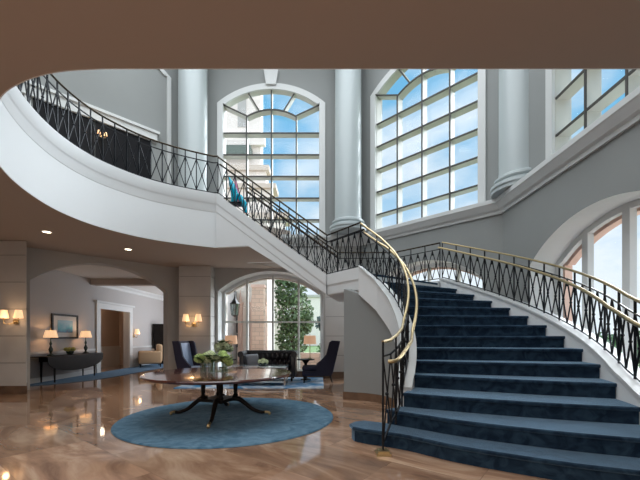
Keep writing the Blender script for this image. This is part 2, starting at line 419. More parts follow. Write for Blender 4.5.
def lower_window(idx, F, uc, post=.07, nn=.6, stone=True, sm=None):
    half, sill, spring, rise = LOW
    o = sempty('window_%d' % idx, F(uc, nn, sill))
    def bld(mb, name, m):
        ob = mb.build(name, m, o); ob.location = -o.location; return ob
    fr = MB(); arc_bar(fr, F, outline(uc, half, sill, spring, rise), .11, nn-.05, nn+.05); bld(fr, 'window_frame', M_white)
    mu = MB()
    for x in (-.92, 0, .92): bar2(mu, F, (uc+x, sill), (uc+x, arch_z(x, half, spring, rise)-.05), post, nn-.06, nn+.06)
    if post < .1: bar2(mu, F, (uc-half, 1.90), (uc+half, 1.90), .06, nn-.04, nn+.04)
    bar2(mu, F, (uc-half, sill+.05), (uc+half, sill+.05), .1, nn-.04, nn+.04)
    bld(mu, 'window_bars', M_mull if post < .1 else M_white)
    g = glass_pane(F, uc, half-.05, sill, spring, rise, nn+.01, o); g.location = -o.location
    if stone:
        st = MB(); arc_bar(st, F, outline(uc, half+.1, sill-.1, spring, rise+.05), .2, nn+.10, nn+.26)
        bld(st, 'stone_surround', sm or M_pinkstone)
    return o

# ------------------------------------------------------------------ the shell
o = MB().box(-13, 6, -7, 24, -.2, 0).build('floor', M_marble); struct(o)
# lounge carpet is part of the floor finish
cp = catmull([(-8.4, 9.55, 0), (-7.85, 10.1, 0), (-7.3, 10.9, 0), (-7.02, 12.2, 0), (-6.95, 14.5, 0), (-6.8, 17, 0), (-6.6, 22, 0)], 6)
poly = [(p.x, p.y) for p in cp]+[(-8.4, 22)]
struct(MB().prism(poly, .0, .012).build('floor_lounge_carpet', M_carpet))
struct(MB().box(-9, 6.2, -3, 14, 12, 12.2).build('ceiling_atrium', M_ceil))

# slab with the curved opening
edge_pts = [(-1.87, 3.05), (-2.30, 3.09), (-2.72, 3.22), (-3.14, 3.46), (-3.80, 4.05), (-4.34, 4.80), (-4.68, 5.65), (-4.82, 6.5), (-4.74, 7.25), (-4.48, 7.85), (-4.05, 8.42), (-3.45, 8.88), (-2.66, 9.30)]
edge = [(p.x, p.y) for p in catmull([(x, y, 0) for x, y in edge_pts], 5)]
slab = [(-8.7, -6.5), (4.56, -6.5), (4.56, 3.05)] + edge + [(-2.28, 11.2), (-1.0, 12.1), (-4.68, 12.1), (-7.92, 8.86), (-8.7, 8.6)]
ZS, ZF, ZL = 3.7, 5.0, 2.8
def slab_mesh(z0, z1):
    b = bmesh.new(); vs = [b.verts.new((x, y, z0)) for x, y in slab]; f = b.faces.new(vs)
    r = bmesh.ops.extrude_face_region(b, geom=[f])
    for v in r['geom']:
        if isinstance(v, bmesh.types.BMVert): v.co.z = z1
    bmesh.ops.recalc_face_normals(b, faces=b.faces[:]); bmesh.ops.triangulate(b, faces=b.faces[:])
    me = bpy.data.meshes.new('ceiling_soffit'); b.to_mesh(me); b.free(); return me
me = slab_mesh(ZS, ZF-.02); me.materials.append(M_soffit)
o = bpy.data.objects.new('ceiling_soffit', me); C.objects.link(o); struct(o)

# outer walls
struct(arch_wall(W1, -3.05, 3.03, 0, 4.6, (0, *LOW), 0, .7, 'wall_far', M_wall_low, M_white))
struct(arch_wall(W1, -3.3, 3.3, 4.6, 12, (0, *UP), .15, .5, 'wall_far_upper', M_wall, M_white))
struct(arch_wall(W2, -2.29, 2.29, 0, 4.6, (0, *LOW), 0, .7, 'wall_right_diagonal', M_wall, M_white))
struct(arch_wall(W2, -2.5, 2.5, 4.6, 12, (-.02, *UP), .15, .5, 'wall_right_diagonal_upper', M_wall, M_white))
struct(arch_wall(W3, -3.06, 4.0, 0, 4.6, (-.12, *LOW), 0, .7, 'wall_right', M_wall, M_white))
struct(arch_wall(W3, -3.3, 8.0, 4.6, 12, (.32, *UP), .15, .5, 'wall_right_upper', M_wall, M_white))
struct(MB().box(4.56, 4.9, -6.5, 1.8, 0, 4.6).build('wall_right_lobby', M_wall))
struct(arch_wall(WL, -2.29, 2.29, 0, 3.75, (.01, 1.77, 0, 2.86, .66), 0, .35, 'wall_left_diagonal', M_wall_low, M_wall_low))
b = MB(); b.extr([WL(-2.29, 0, 5), WL(2.29, 0, 5), WL(2.29, 0, 12), WL(-2.29, 0, 12)], WL.n*.3)
struct(b.build('wall_left_diagonal_upper', M_wall))
struct(MB().box(-8.2, -7.92, -2, 8.86, 5, 12).build('wall_left_upper', M_wall))
struct(MB().box(-8.7, 5, -2.3, -2, 5, 12).build('wall_back_upper', M_wall))
struct(MB().box(-9.0, -8.7, -6.5, 8.7, 0, 3.72).build('wall_left', M_wall_low))
struct(MB().box(-9.0, 5, -6.8, -6.5, 0, 5).build('wall_back', M_wall_low))
# lounge beyond the arch
XW = -8.4
b = MB(); b.box(XW-.25, XW, 8.7, 13.48, 0, 3.8); b.box(XW-.25, XW, 15.62, 22, 0, 3.8); b.box(XW-.25, XW, 13.48, 15.62, 2.5, 3.8)
struct(b.build('wall_lounge_left', mat('lounge_wall_paint', (.48, .46, .45), .8)))
struct(MB().box(-9, -4.5, 22, 22.3, 0, 3.8).build('wall_lounge_end', MATS['lounge_wall_paint']))
struct(MB().box(-4.7, -4.5, 12.7, 22, 0, 3.8).build('wall_lounge_right', MATS['lounge_wall_paint']))
struct(MB().prism([(-8.4, 9.45), (-7.75, 9.55), (-4.85, 12.45), (-4.7, 12.7), (-4.7, 22), (-8.4, 22)], 3.5, 3.69).build('ceiling_lounge', M_ceil))
# dropped beam and crown moulding, chair rail
struct(MB().box(XW, -4.7, 13.0, 13.35, 3.28, 3.56).build('trim_1', M_soffit))
b = MB(); b.sweep([(XW, 13.36, 3.5), (XW, 22, 3.5)], [(0, -.22), (-.03, -.2), (-.05, -.12), (-.14, -.04), (-.16, 0), (0, 0)], True)
struct(b.build('trim_2', M_white))
b = MB()
for y0, y1 in ((9.3, 13.25), (15.85, 22)): b.box(XW, XW+.035, y0, y1, .86, .93)
struct(b.build('trim_3', M_white))
b = MB()
for y0, y1 in ((9.3, 13.25), (15.85, 22)): b.box(XW, XW+.02, y0, y1, 0, .16)
struct(b.build('baseboard_lounge', M_white))
# doorway in the lounge wall
d = sempty('door_1', (XW, 14.55, 0))
b = MB(); b.box(0, .06, -1.27, -1.04, 0, 2.44); b.box(0, .06, 1.04, 1.27, 0, 2.44); b.box(0, .06, -1.27, 1.27, 2.44, 2.66); b.box(0, .12, -1.35, 1.35, 2.66, 2.74)
b.build('door_casing', M_white, d)
b = MB(); b.box(-1.4, -1.3, -1.6, 2.6, 0, 3)
b.build('corridor_wall', mat('tan_corridor_wall', (.50, .36, .27), .8), d)
b = MB(); b.box(-1.3, -1.27, -1.6, 2.6, 0, .86); b.box(-1.3, -1.24, -1.6, 2.6, .86, .93)
b.build('wainscot', M_cream, d)
b = MB(); b.box(-1.4, -.25, -1.65, -1.6, 0, 3); b.box(-1.4, -.25, 2.6, 2.65, 0, 3); b.box(-1.4, -.25, -1.6, 2.6, 2.95, 3.0)
b.build('corridor_side', MATS['tan_corridor_wall'], d)
light('corridor_light', 'POINT', (XW-.7, 14.7, 2.6), 14, (1, .8, .6), .15)

# piers with stone panel joints
def panel_pier(name, poly, z1, gz=(.75, 1.4, 2.05, 2.7, 3.35), grow=.012):
    o = sempty(name, (0, 0, 0)); b = MB(); zs = [0]+list(gz)+[z1]
    for a, c in zip(zs, zs[1:]): b.prism(poly, a+(.01 if a else 0), min(c-.01, z1))
    b.build('stone_panels', M_panel, o)
    cx = sum(p[0] for p in poly)/len(poly); cy = sum(p[1] for p in poly)/len(poly)
    inn = [((x-cx)*(1-.04)+cx, (y-cy)*(1-.04)+cy) for x, y in poly]
    MB().prism(inn, 0, z1).build('panel_joint', mat('panel_joint_grey', (.34, .33, .32), .8), o)
    outp = [((x-cx)*(1+.035)+cx, (y-cy)*(1+.035)+cy) for x, y in poly]
    MB().prism(outp, 0, .2).build('baseboard', M_base, o)
    return o
panel_pier('wall_pier_left', [(-8.7, 8.55), (-7.07, 8.55), (-7.56, 9.15), (-7.9, 9.4), (-8.7, 9.4)], 3.7)
panel_pier('wall_pier_center', [(-4.62, 11.62), (-3.58, 11.62), (-3.58, 12.1), (-4.66, 12.1)], 3.7)
panel_pier('wall_pier_right', [(.18, 11.9), (1.25, 11.9), (1.3, 12.1), (.18, 12.1)], 3.7)

# ledge moulding around the atrium (also window sills)
led = [(-4.6, 12.1, 4.46), (1.34, 12.1, 4.46), (4.56, 8.86, 4.46), (4.56, 1.8, 4.46)]
b = MB(); b.sweep(led, [(.3, 0), (-.05, 0), (-.06, .07), (-.12, .10), (-.20, .22), (-.22, .24), (-.22, .34), (-.14, .36), (.3, .36)][::-1], True)
# sweep's left normal points away from the room, so negative offsets project inward
struct(b.build('trim_4', M_white))
b = MB(); b.sweep([(-4.6, 12.1, 0), (1.34, 12.1, 0), (4.56, 8.86, 0), (4.56, -6, 0)], [(0, 0), (-.02, 0), (-.02, .2), (0, .2)], True)
struct(b.build('baseboard_far', M_base))

upper_window(1, W1, 0); upper_window(2, W2, -.02); upper_window(3, W3, .32)
lower_window(4, W1, 0, sm=M_facade); lower_window(5, W2, 0); lower_window(6, W3, -.12, post=.15)

# blind arch casing and dark double door in the left upper diagonal wall
b = MB(); arc_bar(b, WL, outline(0, 1.88, 5.0, 9.95, .6), .13, -.06, .0)
struct(b.build('trim_5', M_white))
d = sempty('door_2', WL(.55, 0, 5))
loc = -Vector(d.location)
def wl(mb, name, m, par):
    ob = mb.build(name, m, par); ob.location = loc; return ob
b = MB()
for u0, u1 in ((-1.7, -.31), (-.29, 1.26)):
    b.extr([WL(u0, -.03, 5), WL(u1, -.03, 5), WL(u1, -.03, 7.62), WL(u0, -.03, 7.62)], WL.n*.05)
    for z0, z1 in ((5.2, 6.1), (6.25, 7.45)):
        b.extr([WL(u0+.15, -.045, z0), WL(u1-.15, -.045, z0), WL(u1-.15, -.045, z1), WL(u0+.15, -.045, z1)], WL.n*.02)
wl(b, 'door_leaf', M_door, d)
b = MB(); b.extr([WL(-1.95, -.10, 7.62), WL(1.42, -.10, 7.62), WL(1.42, -.10, 7.88), WL(-1.95, -.10, 7.88)], WL.n*.12)
b.extr([WL(-2.0, -.16, 7.88), WL(1.48, -.16, 7.88), WL(1.48, -.16, 7.96), WL(-2.0, -.16, 7.96)], WL.n*.18)
wl(b, 'door_header', M_white, d)

# columns
def column(x, y, z0, r, label):
    o = thing('column', label, 'column', (x, y, z0))
    b = MB(); b.lathe([(r*1.34, 0), (r*1.34, .062)], n=40); b.build('plinth', M_column, o, True)
    b = MB(); b.lathe([(r*1.33, .06), (r*1.40, .10), (r*1.38, .17), (r*1.2, .20), (r*1.12, .24), (r*1.22, .28), (r*1.20, .33), (r*1.04, .38)], n=40)
    b.build('column_base', M_column, o, True)
    b = MB(); b.lathe([(r*1.03, .38), (r, .5), (r*.97, 12-z0)], n=48); b.build('shaft', M_column, o, True)
column(-4.15, 11.6, 5.0, .46, 'round white column left of the central arched window')
column(.93, 11.72, 4.82, .44, 'round white column right of the central arched window')
column(4.80, 8.48, 4.82, .48, 'thick white column standing on the ledge at the right corner')

# ------------------------------------------------------------------ staircase
CX, CY = -.8, 6.5
def pol(R, deg): a = math.radians(deg); return Vector((CX+R*math.cos(a), CY+R*math.sin(a), 0))
def ang(n): return 36.5-6.02*(14-n)
def lerp_tab(tab, x):
    for (a, va), (b_, vb) in zip(tab, tab[1:]):
        if x <= b_: return va+(vb-va)*max(0, (x-a))/(b_-a)
    return tab[-1][1]
RIN = [(2, 2.42), (3, 2.37), (4, 2.36), (6, 2.345), (8, 2.33), (10, 2.32), (12, 2.27), (14, 2.10)]
def inner(n, off=0): return pol(lerp_tab(RIN, n)+off, ang(n))
ROUT = [(0, 5.75), (1, 5.5), (2, 5.24), (3, 5.06), (4, 4.98), (14, 4.97)]
def outer(n, off=0): return pol(lerp_tab(ROUT, n)+off, ang(n))
def nosing(n):
    if n == 1:
        return [Vector(p) for p in [(.62, 5.05, 0), (.48, 4.98, 0), (.40, 4.86, 0), (.43, 4.70, 0), (.57, 4.58, 0)]]+\
               [v for v in catmull([(.72, 4.50, 0), (1.05, 4.30, 0), (1.45, 3.93, 0), (1.85, 3.66, 0), (2.35, 3.37, 0), (2.84, 3.16, 0), (3.35, 2.97, 0), (4.05, 2.76, 0)], 4)]
    if n == 2:
        return [v for v in catmull([(.90, 4.84, 0), (1.25, 4.55, 0), (1.62, 4.24, 0), (2.05, 3.97, 0), (2.6, 3.68, 0), (3.12, 3.47, 0), (3.5, 3.34, 0), (4.0, 3.22, 0)], 4)]
    a = inner(n, .1) if n > 3 else Vector((1.17, 5.0, 0)); b_ = outer(n, .08)
    t = b_-a; nn = Vector((t.y, -t.x, 0)).normalized(); bul = {3: .09, 4: .05, 5: .02}.get(n, 0)
    return [a+t*(i/8)+nn*bul*4*(i/8)*(1-i/8) for i in range(9)]
stair = thing('staircase', 'grand curved staircase with navy carpeted steps, landing and white sides', 'staircase', (CX, CY, 0))
SL = -Vector(stair.location)
def spart(mb, name, m, smooth=False):
    o = mb.build(name, m, stair, smooth); o.location = SL; return o
RIS = .2
for n in range(1, 14):
    front = nosing(n); back = nosing(n+1) if n < 13 else nosing(14)
    z = RIS*n; over = .035
    # riser block (slightly behind the nosing), then the tread with its rounded carpet nosing
    def shifted(pts, d):
        out = []
        for i, p in enumerate(pts):
            t = (pts[min(i+1, len(pts)-1)]-pts[max(i-1, 0)]).normalized(); out.append(p+Vector((-t.y, t.x, 0))*d)
        return out
    fr2 = shifted(front, over); bk = shifted(back, over+.02)
    mb = MB()
    ring = fr2+list(reversed(bk)); mb.prism([(p.x, p.y) for p in ring], (z-RIS-.18 if n > 1 else .0), z-.045)
    o1 = front; o2 = shifted(front, .012)
    lay = [(o2, z-.05), (o1, z-.035), (o1, z-.012), (o2, z)]
    K = len(front); vs = []
    for pts, zz in lay: vs += [(p.x, p.y, zz) for p in pts]
    kb = len(vs); vs += [(p.x, p.y, z) for p in bk]; kb2 = len(vs); vs += [(p.x, p.y, z-.05) for p in bk]
    fs = []
    for L_ in range(3): fs += [(L_*K+i, L_*K+i+1, (L_+1)*K+i+1, (L_+1)*K+i) for i in range(K-1)]
    top = [3*K+i for i in range(K)]; B = len(bk)
    fs.append(tuple(top+[kb+i for i in reversed(range(B))]))
    fs.append(tuple([i for i in range(K)]+[kb2+i for i in reversed(range(B))]))
    mb.add(vs, fs)
    spart(mb, 'step', M_stair, False)
# landing
A = inner(14); O = outer(14)
Bp = Vector((.17, 8.75, 0)); Cp = Vector((-2.66, 9.32, 0)); Kp = Vector((2.2, 10.55, 0)); ev = (Cp-Bp).normalized(); nv = Vector((-ev.y, ev.x, 0))
if nv.y < 0: nv = -nv
WF = 1.85
FB = Bp+nv*WF; FC = Cp+nv*WF
Lf = (Cp-Bp).length
nose14 = nosing(14)
ring = [(p.x, p.y) for p in nose14]+[(O.x+.1, O.y), (Kp.x+.06, Kp.y+.06), (FB.x, FB.y), (Bp.x, Bp.y)]
mb = MB(); mb.prism(ring, ZL-.05, ZL); mb2 = MB()
spart(mb, 'landing_carpet', M_stair)
mb2.prism(ring, 2.42, ZL-.05); spart(mb2, 'landing_slab', M_fascia)
# second flight
run = Lf/11
for k in range(10):
    a = Bp+ev*run*(k+1); c = Bp+ev*run*(k+2.1)
    mb = MB(); mb.prism([(a.x, a.y), (a.x+nv.x*WF, a.y+nv.y*WF), (c.x+nv.x*WF, c.y+nv.y*WF), (c.x, c.y)], ZL+RIS*k-.01, ZL+RIS*(k+1))
    spart(mb, 'step', M_stair)
def flat_prof(s0, prof, d0, d1):
    """profile [(s, z)] in the vertical plane of flight two, extruded across"""
    mb = MB(); pts = [Bp+ev*s+nv*d0+Vector((0, 0, z)) for s, z in prof]; mb.extr(pts, nv*(d1-d0)); return mb
body = [(0, 2.42), (.0, 2.72), (Lf, 4.86), (Lf, 3.7), (2.03, 3.7)]
spart(flat_prof(0, body, 0, WF), 'flight_underside', M_soffit)
string = [(0, 2.42), (0, 2.9), (Lf+.02, 5.1), (Lf+.02, 3.7), (2.03, 3.7)]
spart(flat_prof(0, string, -.1, .0), 'stringer', M_fascia)
spart(flat_prof(0, string, WF, WF+.1), 'stringer', M_fascia)
# first flight stringers
def seq(a, b_, n): return [a+(b_-a)*i/n for i in range(n+1)]
pin = [inner(n)+Vector((0, 0, RIS*n)) for n in seq(2.6, 14, 46)]
b = MB(); b.sweep(pin, [(.10, -.50), (-.11, -.50), (-.11, .10), (.10, .10)], True); spart(b, 'stringer', M_fascia)
b = MB(); b.sweep(pin, [(.13, .09), (-.13, .09), (-.13, .13), (.13, .13)], True); spart(b, 'stringer_cap', M_white)
pout = [outer(n, .12)+Vector((0, 0, RIS*n)) for n in seq(0.4, 14, 60)]
b = MB(); b.sweep(pout, [(.12, -.55), (-.12, -.55), (-.12, .12), (.12, .12)], True); spart(b, 'stringer', M_fascia)
b = MB(); b.sweep(pout, [(.15, .11), (-.15, .11), (-.15, .15), (.15, .15)], True); spart(b, 'stringer_cap', M_white)
# moulding along balcony, second flight and landing edge
def Z(v, z): return Vector((v.x, v.y, z))
pathm = [Vector((x, y, ZF+.02)) for x, y in edge[::-1]][:50]
pathm = [Z(Bp-nv*.1, ZL+.1), Z(Cp-nv*.1, ZF+.1)]
PROF = [(-.0, -.50), (.012, -.49), (.02, -.47), (.022, -.30), (.035, -.27), (.045, -.25), (.05, 0), (-.12, 0), (-.12, -.50)]
b = MB(); b.sweep([Z(A, ZL+.1), Z(Bp, ZL+.1)], [(o, z) for o, z in PROF], True); spart(b, 'landing_moulding', M_fascia)
b = MB(); b.sweep(pathm, [(o*.6, z) for o, z in PROF], True); spart(b, 'flight_moulding', M_fascia)
b = MB(); b.sweep([Z(FB, ZL+.06), Z(Kp, ZL+.06), Z(O, ZL+.06)], [(.1, -.44), (-.1, -.44), (-.1, 0), (.1, 0)], True); spart(b, 'landing_moulding', M_fascia)
epath = [Vector((x, y, ZF+.1)) for x, y in edge]
b = MB(); b.sweep(epath, [(-o, z) for o, z in PROF], True)
struct(b.build('trim_6', M_fascia, None, True))
b = MB(); b.sweep([Vector((4.5, 3.05, 0))]+[Vector((x, y, 0)) for x, y in edge], [(-.012, ZS+.001), (-.012, ZF-.3), (.05, ZF-.3), (.05, ZS+.001)], True)
struct(b.build('trim_7', M_fascia, None, True))
# wall under the stair, following the inner curve
pw = [Vector((.53, 7.86, 0))]+[Z(inner(n, -.02), 0) for n in seq(13.4, 3.0, 24)]
hts = [2.44]+[RIS*n-.42 for n in seq(13.4, 3.0, 24)]
b = MB(); vs = []
for p, h in zip(pw, hts): vs += [(p.x, p.y, 0), (p.x, p.y, max(.3, h))]
K = len(pw)
vs += [(x+.12, y+.02, z) for x, y, z in vs]
fs = [(2*i, 2*i+2, 2*i+3, 2*i+1) for i in range(K-1)]+[(2*K+2*i, 2*K+2*i+1, 2*K+2*i+3, 2*K+2*i+2) for i in range(K-1)]
fs += [(2*i+1, 2*i+3, 2*K+2*i+3, 2*K+2*i+1) for i in range(K-1)]
b.add(vs, fs); b.prism([(.53, 7.86), (.75, 7.95), (.95, 10.4), (.75, 10.4)], 0, 2.44)
spart(b, 'under_stair_wall', M_wall, True)
b = MB(); b.sweep([Vector((.75, 10.4, 0))]+pw[:-3], [(.0, 0), (-.02, 0), (-.02, .17), (0, .17)], True)
b.v = [v for v in b.v]
spart(b, 'under_stair_baseboard', M_base)

# ------------------------------------------------------------------ railings
def arclen(P):
    s = [0]
    for a, c in zip(P, P[1:]): s.append(s[-1]+math.hypot(c.x-a.x, c.y-a.y))
    return s
def railing(label, base, top=1.06, low=.17, half=.215, m_top=M_bronze, m_hand=None, hand_side=0, hand_h=.9, top_z=None, r_top=.020, hand_path=None, every=2, spear=1.0, name='stair_railing', foot=0.0, first_post=True):
    """base: 3D path (rail foot line). posts, lattice bays as children"""
    o = thing(name, label, 'railing', tuple(base[0])); off = -Vector(base[0])
    def add(mb, nm, m, sm=False):
        ob = mb.build(nm, m, o, sm); ob.location = off; return ob
    s = arclen(base); T = s[-1]; nb = max(1, round(T/(2*half))); nn = nb*2; P_ = every
    tz = top_z or (lambda t: None)
    def at(t):
        for i in range(len(s)-1):
            if t <= s[i+1]+1e-9:
                k = 0 if s[i+1] == s[i] else (t-s[i])/(s[i+1]-s[i]); return base[i].lerp(base[i+1], k), i+k
        return base[-1].copy(), len(base)-1.0
    def zt(t):
        p, i = at(t)
        if top_z:
            a = top_z[int(i)]; b_ = top_z[min(int(i)+1, len(top_z)-1)]; return a+(b_-a)*(i-int(i))
        return p.z+top
    nodes = []
    for k in range(nn+1):
        t = T*k/nn; p, i = at(t); nodes.append((p, zt(t)))
    up = [Z(p, zt(s[i])) for i, p in enumerate(base)]
    b = MB(); b.tube(up, r_top, 10); add(b, 'top_rail', m_top, True)
    b = MB(); b.tube([p-Vector((0, 0, .17)) for p in up], .014, 4); add(b, 'mid_rail', M_iron)
    b = MB(); b.tube([p+Vector((0, 0, low)) for p in base], .014, 4); add(b, 'bottom_rail', M_iron)
    if hand_side:
        if hand_path is None:
            hp = []
            for i, p in enumerate(base):
                t = (base[min(i+1, len(base)-1)]-base[max(i-1, 0)]); t.z = 0; t.normalize()
                hp.append(Z(p+Vector((-t.y, t.x, 0))*hand_side, zt(s[i])-(top-hand_h)))
        else: hp = hand_path
        b = MB(); b.tube(hp, .024, 10); add(b, 'handrail', m_hand or m_top, True)
    for k, (p, z) in enumerate(nodes):
        if k % P_ == 0:
            if k == 0 and not first_post: continue
            b = MB(); b.tube([Z(p, p.z+foot), Z(p, z)], .0155, 4); add(b, 'post', M_iron)
    for k in range(nb):
        b = MB()
        for j in (2*k, 2*k+1):
            (p, z), (q, y) = nodes[j], nodes[j+1]
            zl0, zl1 = p.z+low, q.z+low; zh0, zh1 = z-.17, y-.17
            b.tube([Z(p, zl0), Z(q, zh1)], .0115, 4); b.tube([Z(p, zh0), Z(q, zl1)], .0115, 4)
            c = (p+q)/2; b.ball(Z(c, (zl0+zl1+zh0+zh1)/4), .024, 6)
            # spear collar where the bars meet under the upper bar
            b.tube([Z(q, zh1-.13*spear), Z(q, zh1)], [.028*spear, .010], 4)
        add(b, 'lattice_bay', M_iron)
    return o
# inner railing of the first flight, newel to landing corner
fl = [(.745, 4.20, 0.0, 1.33), (.86, 4.34, .20, 1.35), (1.00, 4.58, .30, 1.42), (1.12, 4.86, .42, 1.50)]
ib = [Vector(p[:3]) for p in fl]+[inner(n)+Vector((0, 0, RIS*n+.03)) for n in seq(2.6, 14, 40)]
tzs = [p[3] for p in fl]+[RIS*n+1.06 for n in seq(2.6, 14, 40)]
hp = [Vector((.80, 4.17, 1.10)), Vector((.92, 4.20, 1.12))]
for i in range(2, len(ib)):
    t = (ib[min(i+1, len(ib)-1)]-ib[i-1]); t.z = 0; t.normalize()
    hp.append(Z(ib[i]+Vector((t.y, -t.x, 0))*.13, tzs[i]-.16))
hp = catmull(hp[:4], 4)[:-1]+hp[3:]
railing('black lattice railing with brass rails on the newel side of the lower flight', ib, m_top=M_brass, m_hand=M_brass, hand_side=-.12, top_z=tzs, hand_path=hp, low=.13, half=.20)
nw = thing('newel_foot', 'square brass foot under the front newel post on the marble floor', 'post foot', (.745, 4.2, 0))
MB().box(-.085, .085, -.085, .085, 0, .03).box(-.065, .065, -.065, .065, .03, .055).build('foot_plate', M_brass, nw)
# outer railing of the first flight
ob = [outer(n, .10)+Vector((0, 0, RIS*n+.05)) for n in seq(14, .8, 56)]
railing('long black lattice railing with brass rails along the window side of the lower stair flight', ob, m_top=M_brass, m_hand=M_brass, hand_side=-.17, low=.13, half=.215)
# landing
railing('short level black lattice railing on the inner landing edge between both flights', [Z(A, ZL+.08), Z(Bp, ZL+.08)], top=1.0, low=.05, half=.2, hand_side=-.1, hand_h=.86)
railing('black lattice railing along the window side of the landing', [Z(O, ZL+.08), Z(Kp, ZL+.08), Z(FB, ZL+.08)], top=1.0, low=.05)
# second flight near and far
P2 = [Z(Bp-nv*.04, ZL+.1), Z(Cp-nv*.04, ZF+.1)]
railing('black lattice railing rising to the balcony on the near side of the upper flight', P2, top=.98, low=.05, half=.26, every=1, spear=.4, hand_side=-.12, hand_h=.84)
P3 = [Z(FB+nv*.04, ZL+.1), Z(FC+nv*.04, ZF+.1)]
railing('black lattice railing of the upper flight on its window side', P3, top=.98, low=.05, half=.26, every=1, spear=.4, hand_side=.12, hand_h=.84)
# balcony
bal = [Vector((x, y, ZF+.08)) for x, y in edge[::-1]]
bal[0] = Z(Cp-nv*.04, ZF+.1)
railing('curved black lattice railing around the white balcony edge on the left', bal[:-2], top=1.0, low=.05, half=.26, every=1, spear=.4, name='balcony_railing')

# teal and pink piece of unknown kind behind the railing at the top of the upper flight
t = thing('teal_pink_piece', 'small teal and pink curved piece behind the railing at the top of the upper flight', 'unidentified', (-2.42, 9.62, 4.85))
b = MB()
b.tube([(0, 0, 0.10), (.10, 0, .22), (.10, 0, .45), (.02, 0, .68), (-.04, 0, .85)], [.03, .09, .10, .07, .015], 10); b.build('teal_blade', M_teal, t, True)
b = MB(); b.tube([(.42, 0, -.1), (.36, 0, .12), (.26, 0, .32), (.18, 0, .42)], [.03, .09, .07, .015], 10); b.build('teal_blade', M_teal, t, True)
b = MB(); b.tube([(.16, .05, .1), (.2, .05, .4), (.14, .05, .66), (.08, .05, .86)], [.03, .05, .04, .01], 8); b.build('pink_blade', M_pink, t, True)
b = MB(); b.box(-.12, .30, -.12, .14, .1, .15); b.build('base', M_iron, t)

# ------------------------------------------------------------------ rugs
b = MB(); b.lathe([(1.75, 0), (1.79, .006), (1.77, .022), (.001, .024)], n=96)
tag(b.build('round_rug', M_rug, None, False, (-1.56, 6.17, .0)), 'large round teal blue rug under the round mahogany table', 'rug')
b = MB(); b.box(-3.9, .1, 9.45, 11.9, .0, .018)
tag(b.build('area_rug', M_rug2), 'blue and white patterned rug under the seating by the window', 'rug')

# ------------------------------------------------------------------ round pedestal table
def round_table(x, y, z):
    o = thing('pedestal_table', 'large round mahogany pedestal table on the round blue rug', 'table', (x, y, z))
    b = MB(); b.lathe([(.01, .672), (1.10, .675), (1.17, .685), (1.225, .70), (1.24, .725), (1.225, .742), (1.20, .745), (.001, .746)], n=96); b.build('tabletop', M_wood, o, True)
    for a in range(4):
        q = math.radians(a*90+20)
        b = MB(); b.lathe([(.04, .30), (.048, .34), (.03, .37), (.04, .50), (.036, .60), (.028, .62), (.045, .64), (.045, .675)], c=(.27*math.cos(q), .27*math.sin(q), 0), n=12)
        b.build('pedestal_column', M_darkwood, o, True)
    b = MB(); pts = [(.36*math.cos(math.radians(a*45+20)), .36*math.sin(math.radians(a*45+20))) if a % 2 == 0 else (.22*math.cos(math.radians(a*45+20)), .22*math.sin(math.radians(a*45+20))) for a in range(8)]
    b.prism(pts, .26, .31); b.build('platform', M_darkwood, o)
    for a in (-85, 3, 95, 177):
        q = math.radians(a); c, s = math.cos(q), math.sin(q)
        prof = [(.22, .30, .045), (.34, .28, .045), (.45, .20, .038), (.56, .11, .032), (.70, .055, .028), (.80, .05, .025)]
        b = MB(); P = catmull([(c*r, s*r, h) for r, h, w in prof], 4); b.tube(P, [.047-.024*i/(len(P)-1) for i in range(len(P))], 10)
        lg = b.build('leg', M_darkwood, o, True)
        b = MB(); b.tube([(c*.78, s*.78, .052), (c*.86, s*.86, .046)], [.028, .022], 10); b.lathe([(.02, -.025), (.026, -.012), (.026, .01), (.02, .02)], c=(c*.86, s*.86, .027), n=12)
        b.build('brass_caster', M_brass, lg, True)
    return o
round_table(-1.74, 6.15, .024)

# ------------------------------------------------------------------ flowers
def flower_ball(mb, c, r, seed, n=70):
    rnd = random.Random(seed)
    mb.ball(c, r*.86, 8)
    for i in range(n):
        z = 1-2*(i+.5)/n; a = i*2.399963; q = math.sqrt(1-z*z)
        rr = r*(.9+.12*rnd.random()); mb.ball((c[0]+rr*q*math.cos(a), c[1]+rr*q*math.sin(a), c[2]+rr*z*.9), r*.17, 4)
def leaf(mb, c, d, ln, wd, up=.3):
    c = Vector(c); d = Vector(d).normalized(); s = d.cross(Vector((0, 0, 1))).normalized()
    P = [c, c+d*ln*.35+s*wd/2+Vector((0, 0, up*ln*.2)), c+d*ln*.7+s*wd*.4+Vector((0, 0, up*ln*.15)), c+d*ln+Vector((0, 0, -up*ln*.3)), c+d*ln*.7-s*wd*.4+Vector((0, 0, up*ln*.15)), c+d*ln*.35-s*wd/2+Vector((0, 0, up*ln*.2)), c+d*ln*.5+Vector((0, 0, up*ln*.28))]
    mb.add(P, [(0, 1, 6), (1, 2, 6), (2, 3, 6), (3, 4, 6), (4, 5, 6), (5, 0, 6)])
